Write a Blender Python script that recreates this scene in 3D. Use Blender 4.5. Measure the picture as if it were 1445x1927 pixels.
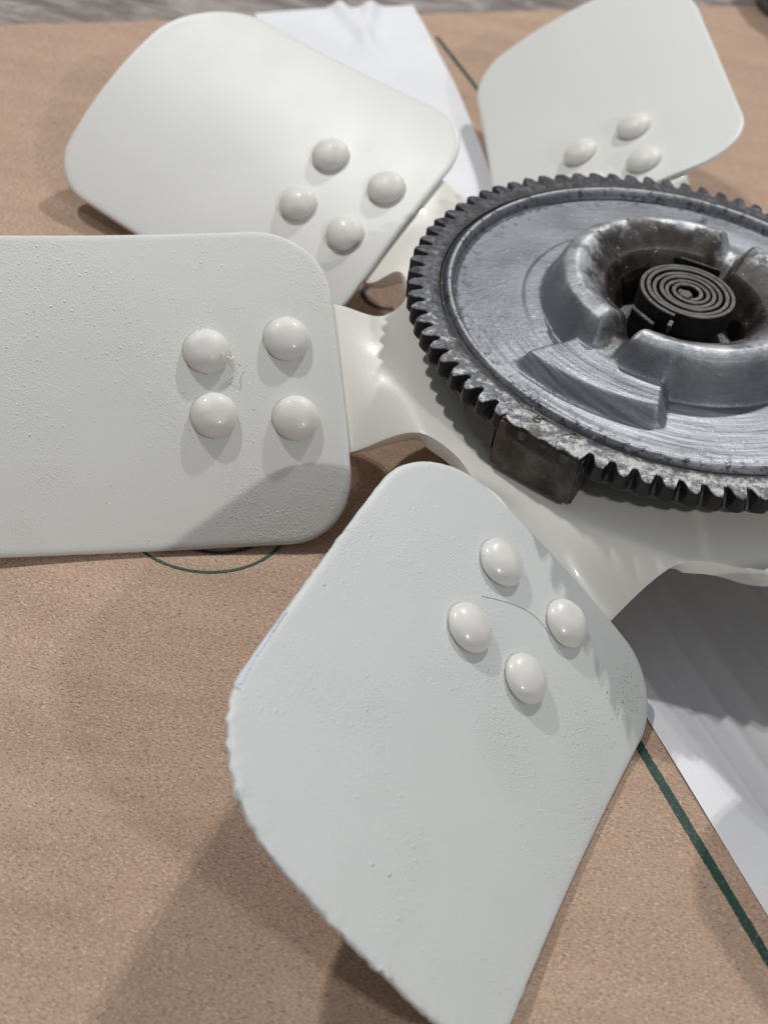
import bpy, bmesh, math, random
from mathutils import Vector, Matrix, noise
random.seed(7)
scene = bpy.context.scene
col = scene.collection
for o in list(bpy.data.objects):
    bpy.data.objects.remove(o, do_unlink=True)

# ------------------------------------------------------------------ camera
cam_d = bpy.data.cameras.new('camera')
cam = bpy.data.objects.new('camera', cam_d)
col.objects.link(cam)
CAMP = Vector((-0.087439, -0.456806, 0.290738))
R_ = Vector((0.981712, 0.12658, 0.142191))
U_ = Vector((-0.19037, 0.652753, 0.733262))
F_ = Vector((0.0, 0.746921, -0.664913))
m = Matrix.Identity(4)
for i in range(3):
    m[i][0] = R_[i]; m[i][1] = U_[i]; m[i][2] = -F_[i]; m[i][3] = CAMP[i]
cam.matrix_world = m
cam_d.sensor_fit = 'VERTICAL'
cam_d.sensor_height = 24.0
cam_d.lens = 24.0 * 2894 / 1927
cam_d.clip_start = 0.01
cam_d.clip_end = 50
cam_d.dof.use_dof = True
cam_d.dof.focus_distance = 0.475
cam_d.dof.aperture_fstop = cam_d.lens / 4.0
scene.camera = cam

# ------------------------------------------------------------------ light
scene.view_settings.view_transform = 'Standard'
scene.view_settings.look = 'None'
scene.view_settings.gamma = 1.0
scene.view_settings.exposure = 0.0
w = bpy.data.worlds.new("World")
scene.world = w
w.use_nodes = True
wn = w.node_tree.nodes; wl = w.node_tree.links
bg = wn['Background']
# a dim workshop all round: paler ceiling above, darker walls and floor lower down
tc = wn.new('ShaderNodeTexCoord'); sx = wn.new('ShaderNodeSeparateXYZ')
wr = wn.new('ShaderNodeValToRGB')
wl.new(tc.outputs['Generated'], sx.inputs[0])
mr = wn.new('ShaderNodeMapRange'); mr.inputs['From Min'].default_value = -1; mr.inputs['From Max'].default_value = 1
wl.new(sx.outputs['Z'], mr.inputs['Value']); wl.new(mr.outputs[0], wr.inputs[0])
wr.color_ramp.elements[0].position = 0.42; wr.color_ramp.elements[0].color = (0.16, 0.155, 0.15, 1)
wr.color_ramp.elements[1].position = 0.85; wr.color_ramp.elements[1].color = (0.50, 0.52, 0.56, 1)
wl.new(wr.outputs[0], bg.inputs['Color'])
bg.inputs['Strength'].default_value = 0.46

def lamp(name, direction, dist, power, radius, color):
    ld = bpy.data.lights.new(name, 'AREA')
    ld.shape = 'DISK'; ld.size = radius * 2; ld.energy = power; ld.color = color
    o = bpy.data.objects.new(name, ld); col.objects.link(o)
    d = Vector(direction).normalized()
    o.location = Vector((-0.03, -0.03, -0.02)) + d * dist
    o.rotation_euler = d.to_track_quat('Z', 'Y').to_euler()
    return o
def dirv(az, el):
    a, e = math.radians(az), math.radians(el)
    return Vector((math.cos(e) * math.cos(a), math.cos(e) * math.sin(a), math.sin(e)))
# three twin ceiling fittings: behind left, behind right, and a weaker one at the viewer's right
for az, el, dist, power, colr in ((145, 54, 2.3, 23.0, (1.0, 0.985, 0.955)), (73.5, 51, 2.3, 24.0, (1.0, 0.985, 0.955)), (-50, 38.5, 2.4, 13.0, (1.0, 0.995, 0.975))):
    for off in (-1.3, 1.3):
        lamp('ceiling_lamp', dirv(az + off, el), dist, power / 2, 0.022, colr)

GROUND = -0.066

# ------------------------------------------------------------------ material helpers
def newmat(name):
    mt = bpy.data.materials.new(name); mt.use_nodes = True
    nt = mt.node_tree; b = nt.nodes['Principled BSDF']
    return mt, nt, b
def N(nt, t, **kw):
    n = nt.nodes.new(t)
    for k, v in kw.items():
        if hasattr(n, k): setattr(n, k, v)
        else: n.inputs[k.replace('_', ' ')].default_value = v
    return n
def noise_n(nt, vec, scale, detail=3, rough=0.5, dist=0.0):
    n = nt.nodes.new('ShaderNodeTexNoise')
    n.inputs['Scale'].default_value = scale; n.inputs['Detail'].default_value = detail
    n.inputs['Roughness'].default_value = rough; n.inputs['Distortion'].default_value = dist
    nt.links.new(vec, n.inputs['Vector']); return n.outputs['Fac']
def ramp(nt, fac, stops):
    r = nt.nodes.new('ShaderNodeValToRGB')
    e = r.color_ramp.elements
    while len(e) < len(stops): e.new(0.5)
    for el, (p, c) in zip(e, stops):
        el.position = p
        el.color = (c, c, c, 1) if isinstance(c, (int, float)) else (*c, 1)
    nt.links.new(fac, r.inputs[0]); return r.outputs[0]
def mixc(nt, fac, a, b, mode='MIX'):
    n = nt.nodes.new('ShaderNodeMix'); n.data_type = 'RGBA'; n.blend_type = mode
    for s, v in ((0, fac), (6, a), (7, b)):
        if isinstance(v, (int, float)): n.inputs[s].default_value = v if s == 0 else (v, v, v, 1)
        elif isinstance(v, tuple): n.inputs[s].default_value = (*v, 1)
        else: nt.links.new(v, n.inputs[s])
    return n.outputs[2]
def math_n(nt, op, a, b=None, c=None):
    n = nt.nodes.new('ShaderNodeMath'); n.operation = op
    for i, v in enumerate((a, b, c)):
        if v is None: continue
        if isinstance(v, (int, float)): n.inputs[i].default_value = v
        else: nt.links.new(v, n.inputs[i])
    return n.outputs[0]
def bump(nt, h, dist, strength=1.0, prev=None):
    n = nt.nodes.new('ShaderNodeBump'); n.inputs['Distance'].default_value = dist
    n.inputs['Strength'].default_value = strength
    nt.links.new(h, n.inputs['Height'])
    if prev is not None: nt.links.new(prev, n.inputs['Normal'])
    return n.outputs[0]
def objco(nt):
    return nt.nodes.new('ShaderNodeTexCoord').outputs['Object']
def specks(nt, vec, scale, size, keep):
    """little round grains: only the fraction `keep` of the cells carries one"""
    v = nt.nodes.new('ShaderNodeTexVoronoi'); v.inputs['Scale'].default_value = scale
    nt.links.new(vec, v.inputs['Vector'])
    sp = nt.nodes.new('ShaderNodeSeparateColor'); nt.links.new(v.outputs['Color'], sp.inputs[0])
    on = math_n(nt, 'LESS_THAN', sp.outputs[0], keep)
    mr = nt.nodes.new('ShaderNodeMapRange'); mr.interpolation_type = 'SMOOTHSTEP'
    mr.inputs['From Min'].default_value = size; mr.inputs['From Max'].default_value = 0.0
    nt.links.new(v.outputs['Distance'], mr.inputs['Value'])
    sz = math_n(nt, 'MULTIPLY', mr.outputs[0], sp.outputs[1])
    return math_n(nt, 'MULTIPLY', sz, on)

def paint(name, base, rough, grit, glossvar=0.1, coat=0.0, chips=False):
    mt, nt, b = newmat(name)
    co = objco(nt)
    big = noise_n(nt, co, 14, 3)
    tint = ramp(nt, big, [(0.3, tuple(x * 0.975 for x in base)), (0.7, base)])
    dots = specks(nt, co, 330, 0.16, 0.055)
    c = mixc(nt, ramp(nt, math_n(nt, 'MULTIPLY', dots, 1.0), [(0.35, 0.0), (0.6, 0.55)]), tint, (0.10, 0.09, 0.08)) if not chips else tint
    tiny = specks(nt, co, 90, 0.05, 0.06)
    c = mixc(nt, ramp(nt, tiny, [(0.2, 0.0), (0.35, 0.85)]), tint, (0.08, 0.07, 0.06))
    nt.links.new(c, b.inputs['Base Color'])
    rg = noise_n(nt, co, 60, 3)
    nt.links.new(ramp(nt, rg, [(0.3, rough - glossvar), (0.7, rough + glossvar)]), b.inputs['Roughness'])
    # overspray grit: patches of it, denser in some regions
    dens = ramp(nt, noise_n(nt, co, 22, 2), [(0.42, 0.10), (0.66, 1.0)])
    f1 = noise_n(nt, co, 1900, 2, 0.6)
    g1 = math_n(nt, 'MULTIPLY', f1, dens)
    s1 = specks(nt, co, 620, 0.42, 0.35)
    s1 = math_n(nt, 'MULTIPLY', s1, dens)
    s2 = specks(nt, co, 230, 0.16, 0.10)
    n1 = bump(nt, g1, 0.00022 * grit)
    n2 = bump(nt, s1, 0.00020 * grit, 1.0, n1)
    n3 = bump(nt, s2, 0.00034 * min(grit, 1.2), 1.0, n2)
    n4 = bump(nt, noise_n(nt, co, 30, 1), 0.0004, 0.2 * min(1.0, grit), n3)
    nt.links.new(n4, b.inputs['Normal'])
    b.inputs['Coat Weight'].default_value = coat
    b.inputs['Coat Roughness'].default_value = 0.05
    b.inputs['Specular IOR Level'].default_value = 0.45
    return mt
M = {}
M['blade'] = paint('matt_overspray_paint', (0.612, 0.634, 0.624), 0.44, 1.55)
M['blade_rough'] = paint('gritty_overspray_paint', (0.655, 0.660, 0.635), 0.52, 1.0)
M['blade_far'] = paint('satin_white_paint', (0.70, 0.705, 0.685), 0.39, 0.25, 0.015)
M['arm'] = paint('gloss_cream_paint', (0.79, 0.775, 0.715), 0.36, 0.2, 0.05, 0.12)
M['rivet'] = paint('gloss_white_paint', (0.72, 0.71, 0.68), 0.34, 0.35, 0.05, 1.0)
M['rivet_matt'] = paint('matt_white_paint', (0.70, 0.69, 0.66), 0.45, 0.8, 0.08, 0.1)

def prim(name, base, rough=0.6, metal=0.0):
    mt, nt, b = newmat(name)
    co = objco(nt)
    nt.links.new(ramp(nt, noise_n(nt, co, 120, 4), [(0.3, tuple(x * 0.8 for x in base)), (0.7, base)]), b.inputs['Base Color'])
    b.inputs['Roughness'].default_value = rough; b.inputs['Metallic'].default_value = metal
    nt.links.new(bump(nt, noise_n(nt, co, 400, 4), 0.0004, 0.5), b.inputs['Normal'])
    return mt

def polar(nt, co):
    """vector (radius*k, angle) so that noise runs round the wheel"""
    s = nt.nodes.new('ShaderNodeSeparateXYZ'); nt.links.new(co, s.inputs[0])
    r = math_n(nt, 'SQRT', math_n(nt, 'ADD', math_n(nt, 'MULTIPLY', s.outputs[0], s.outputs[0]), math_n(nt, 'MULTIPLY', s.outputs[1], s.outputs[1])))
    a = math_n(nt, 'ARCTAN2', s.outputs[1], s.outputs[0])
    return s, r, a
def streak_vec(nt, r, a, kr, ka):
    c = nt.nodes.new('ShaderNodeCombineXYZ')
    nt.links.new(math_n(nt, 'MULTIPLY', r, kr), c.inputs[0])
    nt.links.new(math_n(nt, 'MULTIPLY', math_n(nt, 'SINE', a), ka), c.inputs[1])
    nt.links.new(math_n(nt, 'MULTIPLY', math_n(nt, 'COSINE', a), ka), c.inputs[2])
    return c.outputs[0]

# rim of the wheel: mottled, pitted cast alloy, grimy
def rim_mat():
    mt, nt, b = newmat('pitted_cast_alloy')
    co = objco(nt); s, r, a = polar(nt, co)
    n1 = noise_n(nt, co, 170, 5, 0.68)
    n2 = noise_n(nt, co, 430, 5, 0.78, 0.5)
    n3 = noise_n(nt, co, 30, 3, 0.55)
    # tone shifts paler towards the front, darker grey towards the back
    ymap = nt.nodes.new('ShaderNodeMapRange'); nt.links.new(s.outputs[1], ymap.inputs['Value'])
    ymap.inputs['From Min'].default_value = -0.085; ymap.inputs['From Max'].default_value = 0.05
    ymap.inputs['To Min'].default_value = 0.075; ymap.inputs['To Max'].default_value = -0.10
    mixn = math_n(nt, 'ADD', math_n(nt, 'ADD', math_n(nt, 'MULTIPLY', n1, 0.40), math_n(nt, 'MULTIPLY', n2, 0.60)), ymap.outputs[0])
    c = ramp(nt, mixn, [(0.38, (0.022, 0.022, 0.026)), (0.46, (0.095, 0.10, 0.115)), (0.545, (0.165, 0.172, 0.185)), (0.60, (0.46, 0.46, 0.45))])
    br = ramp(nt, noise_n(nt, co, 70, 5, 0.7), [(0.56, 0.0), (0.66, 0.8)])
    c = mixc(nt, br, c, (0.075, 0.055, 0.045))
    # black grime packed in the step inside the rim, ragged outwards
    rg_ = math_n(nt, 'ADD', r, math_n(nt, 'MULTIPLY', math_n(nt, 'SUBTRACT', noise_n(nt, co, 240, 5, 0.75), 0.5), 0.0085))
    c = mixc(nt, ramp(nt, math_n(nt, 'MULTIPLY', rg_, 10.0), [(0.845, 0.95), (0.866, 0.0)]), c, (0.028, 0.025, 0.024))
    nt.links.new(c, b.inputs['Base Color'])
    nt.links.new(ramp(nt, mixn, [(0.4, 0.25), (0.6, 0.55)]), b.inputs['Metallic'])
    nt.links.new(ramp(nt, n1, [(0.3, 0.38), (0.7, 0.62)]), b.inputs['Roughness'])
    nb = bump(nt, n1, 0.0012, 0.6); nb = bump(nt, n2, 0.0006, 0.7, nb)
    nt.links.new(nb, b.inputs['Normal'])
    return mt
def grime_mat():
    mt, nt, b = newmat('oily_black_grime')
    co = objco(nt)
    n1 = noise_n(nt, co, 160, 5, 0.65)
    nt.links.new(ramp(nt, n1, [(0.35, (0.008, 0.0075, 0.008)), (0.62, (0.022, 0.020, 0.020)), (0.80, (0.08, 0.075, 0.072))]), b.inputs['Base Color'])
    b.inputs['Metallic'].default_value = 0.25
    nt.links.new(ramp(nt, n1, [(0.3, 0.30), (0.7, 0.6)]), b.inputs['Roughness'])
    nt.links.new(bump(nt, n1, 0.0008, 0.6), b.inputs['Normal'])
    return mt
def block_mat():
    mt, nt, b = newmat('dark_rusty_steel')
    co = objco(nt)
    n1 = noise_n(nt, co, 90, 6, 0.7); n2 = noise_n(nt, co, 500, 4, 0.7)
    c = ramp(nt, n1, [(0.34, (0.028, 0.024, 0.022)), (0.50, (0.075, 0.066, 0.060)), (0.66, (0.15, 0.125, 0.105))])
    c = mixc(nt, ramp(nt, noise_n(nt, co, 240, 4, 0.6), [(0.62, 0.0), (0.70, 0.7)]), c, (0.17, 0.085, 0.045))
    c = mixc(nt, ramp(nt, n2, [(0.66, 0.0), (0.76, 0.8)]), c, (0.30, 0.29, 0.28))
    nt.links.new(c, b.inputs['Base Color'])
    b.inputs['Metallic'].default_value = 0.45; b.inputs['Roughness'].default_value = 0.55
    nb = bump(nt, n1, 0.0010, 0.5); nt.links.new(bump(nt, n2, 0.0004, 0.6, nb), b.inputs['Normal'])
    return mt
def cover_mat():
    mt, nt, b = newmat('worn_zinc_alloy')
    co = objco(nt); s, r, a = polar(nt, co)
    n1 = noise_n(nt, co, 45, 5, 0.6); n2 = noise_n(nt, co, 520, 3, 0.65)
    c = ramp(nt, n1, [(0.3, (0.150, 0.157, 0.175)), (0.7, (0.245, 0.257, 0.285))])
    st = noise_n(nt, streak_vec(nt, r, a, 850, 2.6), 1.0, 4, 0.6)
    # brushed streaks are strongest at the front, on pad and outer band
    ymap = nt.nodes.new('ShaderNodeMapRange'); nt.links.new(s.outputs[1], ymap.inputs['Value'])
    ymap.inputs['From Min'].default_value = -0.015; ymap.inputs['From Max'].default_value = -0.05
    rmap = nt.nodes.new('ShaderNodeMapRange'); nt.links.new(r, rmap.inputs['Value'])
    rmap.inputs['From Min'].default_value = 0.044; rmap.inputs['From Max'].default_value = 0.052
    stw = math_n(nt, 'MULTIPLY', ymap.outputs[0], rmap.outputs[0])
    c = mixc(nt, math_n(nt, 'MULTIPLY', stw, ramp(nt, st, [(0.42, 0.0), (0.68, 0.55)])), c, (0.52, 0.53, 0.56))
    c = mixc(nt, math_n(nt, 'MULTIPLY', stw, ramp(nt, st, [(0.30, 0.75), (0.42, 0.0)])), c, (0.10, 0.095, 0.09))
    # patchy pale band on the crown of the hub
    crown = ramp(nt, r, [(0.0300, 0.0), (0.0345, 1.0), (0.041, 1.0), (0.0455, 0.0)])
    c = mixc(nt, math_n(nt, 'MULTIPLY', crown, ramp(nt, noise_n(nt, co, 75, 5, 0.7), [(0.40, 0.0), (0.58, 0.8)])), c, (0.58, 0.59, 0.60))
    # brown-black grease thickening towards the well
    gn = math_n(nt, 'ADD', r, math_n(nt, 'MULTIPLY', math_n(nt, 'SUBTRACT', noise_n(nt, co, 95, 6, 0.72), 0.5), 0.030))
    far = nt.nodes.new('ShaderNodeMapRange'); nt.links.new(s.outputs[1], far.inputs['Value'])
    far.inputs['From Min'].default_value = -0.010; far.inputs['From Max'].default_value = 0.028; far.inputs['To Max'].default_value = 0.0065
    gn = math_n(nt, 'SUBTRACT', gn, far.outputs[0])
    gr = ramp(nt, math_n(nt, 'MULTIPLY', gn, 10.0), [(0.265, 1.0), (0.300, 0.85), (0.335, 0.0)])
    c = mixc(nt, gr, c, ramp(nt, noise_n(nt, co, 200, 4), [(0.35, (0.010, 0.008, 0.007)), (0.75, (0.060, 0.043, 0.033))]))
    # grease dragged out through the front channel
    cd, sd = math.cos(math.radians(235)), math.sin(math.radians(235))
    per_ = math_n(nt, 'ABSOLUTE', math_n(nt, 'SUBTRACT', math_n(nt, 'MULTIPLY', s.outputs[0], sd), math_n(nt, 'MULTIPLY', s.outputs[1], cd)))
    alo = math_n(nt, 'ADD', math_n(nt, 'MULTIPLY', s.outputs[0], cd), math_n(nt, 'MULTIPLY', s.outputs[1], sd))
    wob = math_n(nt, 'MULTIPLY', math_n(nt, 'SUBTRACT', noise_n(nt, co, 160, 5, 0.7), 0.5), 0.008)
    m1 = ramp(nt, math_n(nt, 'MULTIPLY', math_n(nt, 'ADD', per_, wob), 100.0), [(0.40, 1.0), (0.62, 0.0)])
    m2 = ramp(nt, math_n(nt, 'MULTIPLY', math_n(nt, 'ADD', alo, wob), 10.0), [(0.20, 0.0), (0.26, 1.0), (0.40, 0.9), (0.47, 0.0)])
    c = mixc(nt, math_n(nt, 'MULTIPLY', math_n(nt, 'MULTIPLY', m1, m2), 0.9), c, (0.050, 0.036, 0.028))
    # thin dark lines either side of the bead, pale line along its top
    rn = math_n(nt, 'MULTIPLY', math_n(nt, 'ADD', r, math_n(nt, 'MULTIPLY', math_n(nt, 'SUBTRACT', noise_n(nt, co, 260, 3), 0.5), 0.0010)), 10.0)
    ln = ramp(nt, rn, [(0.772, 0.0), (0.785, 0.85), (0.797, 0.0), (0.818, 0.0), (0.828, 1.0)])
    c = mixc(nt, ln, c, (0.04, 0.04, 0.043))
    bd = ramp(nt, rn, [(0.797, 0.0), (0.806, 0.75), (0.815, 0.0)])
    c = mixc(nt, bd, c, (0.50, 0.51, 0.53))
    # speckles of grease against the bead, and scattered pits
    edge = ramp(nt, r, [(0.070, 0.0), (0.0775, 1.0)])
    sp = noise_n(nt, co, 330, 5, 0.75)
    c = mixc(nt, math_n(nt, 'MULTIPLY', edge, ramp(nt, sp, [(0.53, 0.0), (0.60, 0.9)])), c, (0.045, 0.043, 0.045))
    c = mixc(nt, ramp(nt, sp, [(0.66, 0.0), (0.72, 0.8)]), c, (0.06, 0.055, 0.055))
    c = mixc(nt, ramp(nt, n2, [(0.66, 0.0), (0.74, 0.7)]), c, (0.70, 0.72, 0.76))
    nt.links.new(c, b.inputs['Base Color'])
    nt.links.new(ramp(nt, gr, [(0.0, 0.62), (1.0, 0.10)]), b.inputs['Metallic'])
    nt.links.new(ramp(nt, n1, [(0.3, 0.40), (0.7, 0.54)]), b.inputs['Roughness'])
    nb = bump(nt, n2, 0.0003, 0.5); nb = bump(nt, sp, 0.0006, 0.4, nb)
    nb = bump(nt, math_n(nt, 'MULTIPLY', st, stw), 0.0003, 0.5, nb)
    nt.links.new(nb, b.inputs['Normal'])
    return mt
M['rim'] = rim_mat(); M['grime'] = grime_mat(); M['block'] = block_mat(); M['cover'] = cover_mat()
M['coil'] = prim('oiled_spring_steel', (0.078, 0.072, 0.064), 0.42, 0.4)
M['body'] = prim('dark_alloy', (0.10, 0.10, 0.11), 0.5, 0.6)
M['tab'] = prim('dark_bracket_steel', (0.085, 0.08, 0.08), 0.5, 0.5)

def card_mat():
    mt, nt, b = newmat('brown_cardboard')
    co = objco(nt)
    mp = nt.nodes.new('ShaderNodeMapping'); nt.links.new(co, mp.inputs[0]); mp.inputs['Scale'].default_value = (1, 2.2, 1)
    v = mp.outputs[0]
    big = noise_n(nt, v, 16, 4, 0.6)
    c = ramp(nt, big, [(0.3, (0.40, 0.275, 0.199)), (0.7, (0.484, 0.341, 0.250))])
    # kraft fibres: short pale and dark flecks running one way
    mp2 = nt.nodes.new('ShaderNodeMapping'); nt.links.new(co, mp2.inputs[0]); mp2.inputs['Scale'].default_value = (850, 1700, 850); mp2.inputs['Rotation'].default_value = (0, 0, 0.35)
    f = noise_n(nt, mp2.outputs[0], 1.0, 3, 0.65, 0.6)
    c = mixc(nt, ramp(nt, f, [(0.55, 0.0), (0.67, 0.85)]), c, (0.64, 0.52, 0.42))
    c = mixc(nt, ramp(nt, f, [(0.34, 0.85), (0.45, 0.0)]), c, (0.19, 0.12, 0.085))
    f2 = noise_n(nt, co, 1150, 3, 0.7)
    c = mixc(nt, ramp(nt, f2, [(0.60, 0.0), (0.70, 0.7)]), c, (0.14, 0.085, 0.055))
    dk = specks(nt, co, 24, 0.020, 0.35)
    c = mixc(nt, ramp(nt, dk, [(0.15, 0.0), (0.3, 0.9)]), c, (0.05, 0.03, 0.02))
    mp3 = nt.nodes.new('ShaderNodeMapping'); nt.links.new(co, mp3.inputs[0]); mp3.inputs['Scale'].default_value = (14, 70, 14); mp3.inputs['Rotation'].default_value = (0, 0, 0.12)
    bandn = noise_n(nt, mp3.outputs[0], 1.0, 5, 0.6)
    c = mixc(nt, ramp(nt, bandn, [(0.40, 0.16), (0.56, 0.0)]), c, (0.27, 0.18, 0.13))
    c = mixc(nt, ramp(nt, noise_n(nt, co, 60, 5, 0.7), [(0.60, 0.0), (0.74, 0.28)]), c, (0.60, 0.49, 0.41))
    mp4 = nt.nodes.new('ShaderNodeMapping'); nt.links.new(co, mp4.inputs[0]); mp4.inputs['Scale'].default_value = (60, 420, 60); mp4.inputs['Rotation'].default_value = (0, 0, -0.5)
    scr = noise_n(nt, mp4.outputs[0], 1.0, 2, 0.5)
    c = mixc(nt, ramp(nt, scr, [(0.76, 0.0), (0.80, 0.5)]), c, (0.62, 0.52, 0.44))
    nt.links.new(c, b.inputs['Base Color'])
    b.inputs['Roughness'].default_value = 0.82; b.inputs['Specular IOR Level'].default_value = 0.2
    # corrugation just showing through, plus fibre relief
    wv = nt.nodes.new('ShaderNodeTexWave'); wv.inputs['Scale'].default_value = 42; wv.inputs['Distortion'].default_value = 0.6
    wv.bands_direction = 'X'; nt.links.new(co, wv.inputs['Vector'])
    nb = bump(nt, f, 0.00035, 0.8); nb = bump(nt, wv.outputs['Fac'], 0.0006, 0.10, nb)
    nb = bump(nt, big, 0.006, 0.3, nb)
    nt.links.new(nb, b.inputs['Normal'])
    return mt
M['card'] = card_mat()
def paper_mat():
    mt, nt, b = newmat('white_paper')
    co = objco(nt)
    n = noise_n(nt, co, 20, 3)
    c = ramp(nt, n, [(0.3, (0.66, 0.667, 0.70)), (0.7, (0.73, 0.737, 0.765))])
    f = noise_n(nt, co, 1200, 2)
    c = mixc(nt, ramp(nt, f, [(0.62, 0.0), (0.75, 0.25)]), c, (0.5, 0.5, 0.52))
    nt.links.new(c, b.inputs['Base Color']); b.inputs['Roughness'].default_value = 0.6
    nt.links.new(bump(nt, f, 0.0001, 0.5), b.inputs['Normal'])
    return mt
M['paper'] = paper_mat()
def ink_mat(name, base):
    mt, nt, b = newmat(name)
    co = objco(nt)
    f = noise_n(nt, co, 1100, 3, 0.7)
    nt.links.new(ramp(nt, f, [(0.35, tuple(x * 0.7 for x in base)), (0.58, base), (0.66, (0.10, 0.12, 0.085)), (0.74, (0.26, 0.20, 0.15))]), b.inputs['Base Color'])
    b.inputs['Roughness'].default_value = 0.7
    return mt
M['ink'] = ink_mat('green_print_ink', (0.010, 0.055, 0.040))
M['ink_dark'] = ink_mat('dark_print_ink', (0.015, 0.028, 0.030))
def floor_mat():
    mt, nt, b = newmat('mottled_grey_brown_floor')
    co = objco(nt)
    mp = nt.nodes.new('ShaderNodeMapping'); nt.links.new(co, mp.inputs[0])
    mp.inputs['Rotation'].default_value = (0, 0, -0.5); mp.inputs['Scale'].default_value = (1, 3.0, 1)
    n = noise_n(nt, mp.outputs[0], 28, 6, 0.65, 0.8)
    c = ramp(nt, n, [(0.30, (0.085, 0.068, 0.062)), (0.48, (0.21, 0.18, 0.165)), (0.62, (0.36, 0.32, 0.30)), (0.75, (0.44, 0.38, 0.30))])
    nt.links.new(c, b.inputs['Base Color']); b.inputs['Roughness'].default_value = 0.85
    nt.links.new(bump(nt, n, 0.006, 0.7), b.inputs['Normal'])
    return mt
M['floor'] = floor_mat()
M['cloth'] = prim('grey_cloth', (0.20, 0.205, 0.215), 0.9)

# ------------------------------------------------------------------ mesh helpers
def link(name, me, mat, parent=None, smooth=True, angle=38):
    o = bpy.data.objects.new(name, me); col.objects.link(o)
    mats = mat if isinstance(mat, (list, tuple)) else [mat]
    for mm in mats: me.materials.append(mm)
    if smooth:
        for p in me.polygons: p.use_smooth = True
        me.set_sharp_from_angle(angle=math.radians(angle))
    if parent is not None: o.parent = parent
    return o
def mesh(name, verts, faces, mat, parent=None, smooth=True, angle=38):
    me = bpy.data.meshes.new(name); me.from_pydata([tuple(v) for v in verts], [], faces); me.update()
    return link(name, me, mat, parent, smooth, angle)
def thing(name, loc, label, cat, group=None):
    o = bpy.data.objects.new(name, None); col.objects.link(o); o.location = loc
    o.empty_display_size = 0.02
    o['label'] = label; o['category'] = cat
    if group: o['group'] = group
    return o
def tag(o, label, cat, group=None):
    o['label'] = label; o['category'] = cat
    if group: o['group'] = group
def solid(o, th, offset=-1, bev=0.0, seg=2):
    s = o.modifiers.new('solid', 'SOLIDIFY'); s.thickness = th; s.offset = offset
    if bev:
        b = o.modifiers.new('bevel', 'BEVEL'); b.width = bev; b.segments = seg; b.limit_method = 'ANGLE'; b.angle_limit = math.radians(50)
def smst(a, b, x):
    t = max(0.0, min(1.0, (x - a) / (b - a))); return t * t * (3 - 2 * t)

# ------------------------------------------------------------------ setting: floor
fl = mesh('floor', [(-12, -12, 0), (12, -12, 0), (12, 12, 0), (-12, 12, 0)], [(0, 1, 2, 3)], M['floor'], smooth=False)
fl.location = (0, 0, GROUND - 0.0045)
fl['kind'] = 'structure'

# box axes: e1 = towards the viewer along the printed lines, e2 = to the right along the far edge
E1 = Vector((0.468, -0.884, 0)).normalized(); E2 = Vector((0.884, 0.468, 0)).normalized()
def bx(u, v, z=0.0):          # millimetres in box axes -> world
    p = E1 * (u / 1000) + E2 * (v / 1000); return Vector((p.x, p.y, z))

# ------------------------------------------------------------------ cardboard
card = thing('cardboard_sheet', (0, 0, GROUND), 'large flat brown cardboard sheet with green print under the fan', 'cardboard')
def card_board():
    rnd = random.Random(3)
    u0, u1, v0, v1 = -367, 430, -420, 420
    top = []
    nv = 120
    for i in range(nv + 1):       # far edge, very slightly uneven
        v = v0 + (v1 - v0) * i / nv
        top.append(bx(u0 + 0.5 * noise.noise(Vector((v * 0.05, 3, 0))) + 0.25 * rnd.uniform(-1, 1), v, 0))
    top += [bx(u1, v1), bx(u1, v0)]
    n = len(top)
    vs = [tuple(p) for p in top] + [(p.x, p.y, -0.004) for p in top]
    fs = [tuple(range(n - 1, -1, -1)), tuple(range(n, 2 * n))]
    for i in range(n):
        j = (i + 1) % n; fs.append((i, j, n + j, n + i))
    return mesh('board', vs, fs, M['card'], card, smooth=False)
cb = card_board()
bm = bmesh.new(); bm.from_mesh(cb.data); bmesh.ops.recalc_face_normals(bm, faces=bm.faces); bm.to_mesh(cb.data); bm.free()

def ribbon(name, pts, width, mat, parent, z, closed=False):
    vs, fs = [], []
    n = len(pts)
    for i, p in enumerate(pts):
        a = pts[i - 1] if (i > 0 or closed) else pts[i]
        b = pts[(i + 1) % n] if (i < n - 1 or closed) else pts[i]
        d = Vector((b[0] - a[0], b[1] - a[1])).normalized(); nn = Vector((-d.y, d.x)) * width / 2
        jit = 1 + 0.10 * random.uniform(-1, 1)
        vs += [(p[0] + nn.x * jit, p[1] + nn.y * jit, z), (p[0] - nn.x * jit, p[1] - nn.y * jit, z)]
    for i in range(n if closed else n - 1):
        j = (i + 1) % n; fs.append((2 * i, 2 * j, 2 * j + 1, 2 * i + 1))
    return mesh(name, vs, fs, mat, parent, smooth=False)
def line_pts(u0, u1, v0, v1, n=260):
    return [tuple(bx(u0 + (u1 - u0) * i / n, v0 + (v1 - v0) * i / n))[:2] for i in range(n + 1)]
def arc_pts(cx, cy, r, a0, a1, n=90):
    return [(cx + r * math.cos(math.radians(a0 + (a1 - a0) * i / n)), cy + r * math.sin(math.radians(a0 + (a1 - a0) * i / n))) for i in range(n + 1)]
ribbon('printed_line', line_pts(110, 340, -62.6, -61.6), 0.0031, M['ink'], card, 0.0002)
ribbon('printed_line', line_pts(-340, -180, 57.5, 56.0), 0.0025, M['ink'], card, 0.0002)
ribbon('printed_circle', arc_pts(-0.1470, -0.0735, 0.0290, 0, 360), 0.0011, M['ink'], card, 0.0002)
ribbon('printed_circle', arc_pts(-0.1440, -0.0715, 0.0210, 205, 335), 0.0014, M['ink_dark'], card, 0.0002)
ribbon('printed_letter', arc_pts(-0.1040, 0.0755, 0.0092, 140, 300, 30), 0.0023, M['ink_dark'], card, 0.0002)

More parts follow.
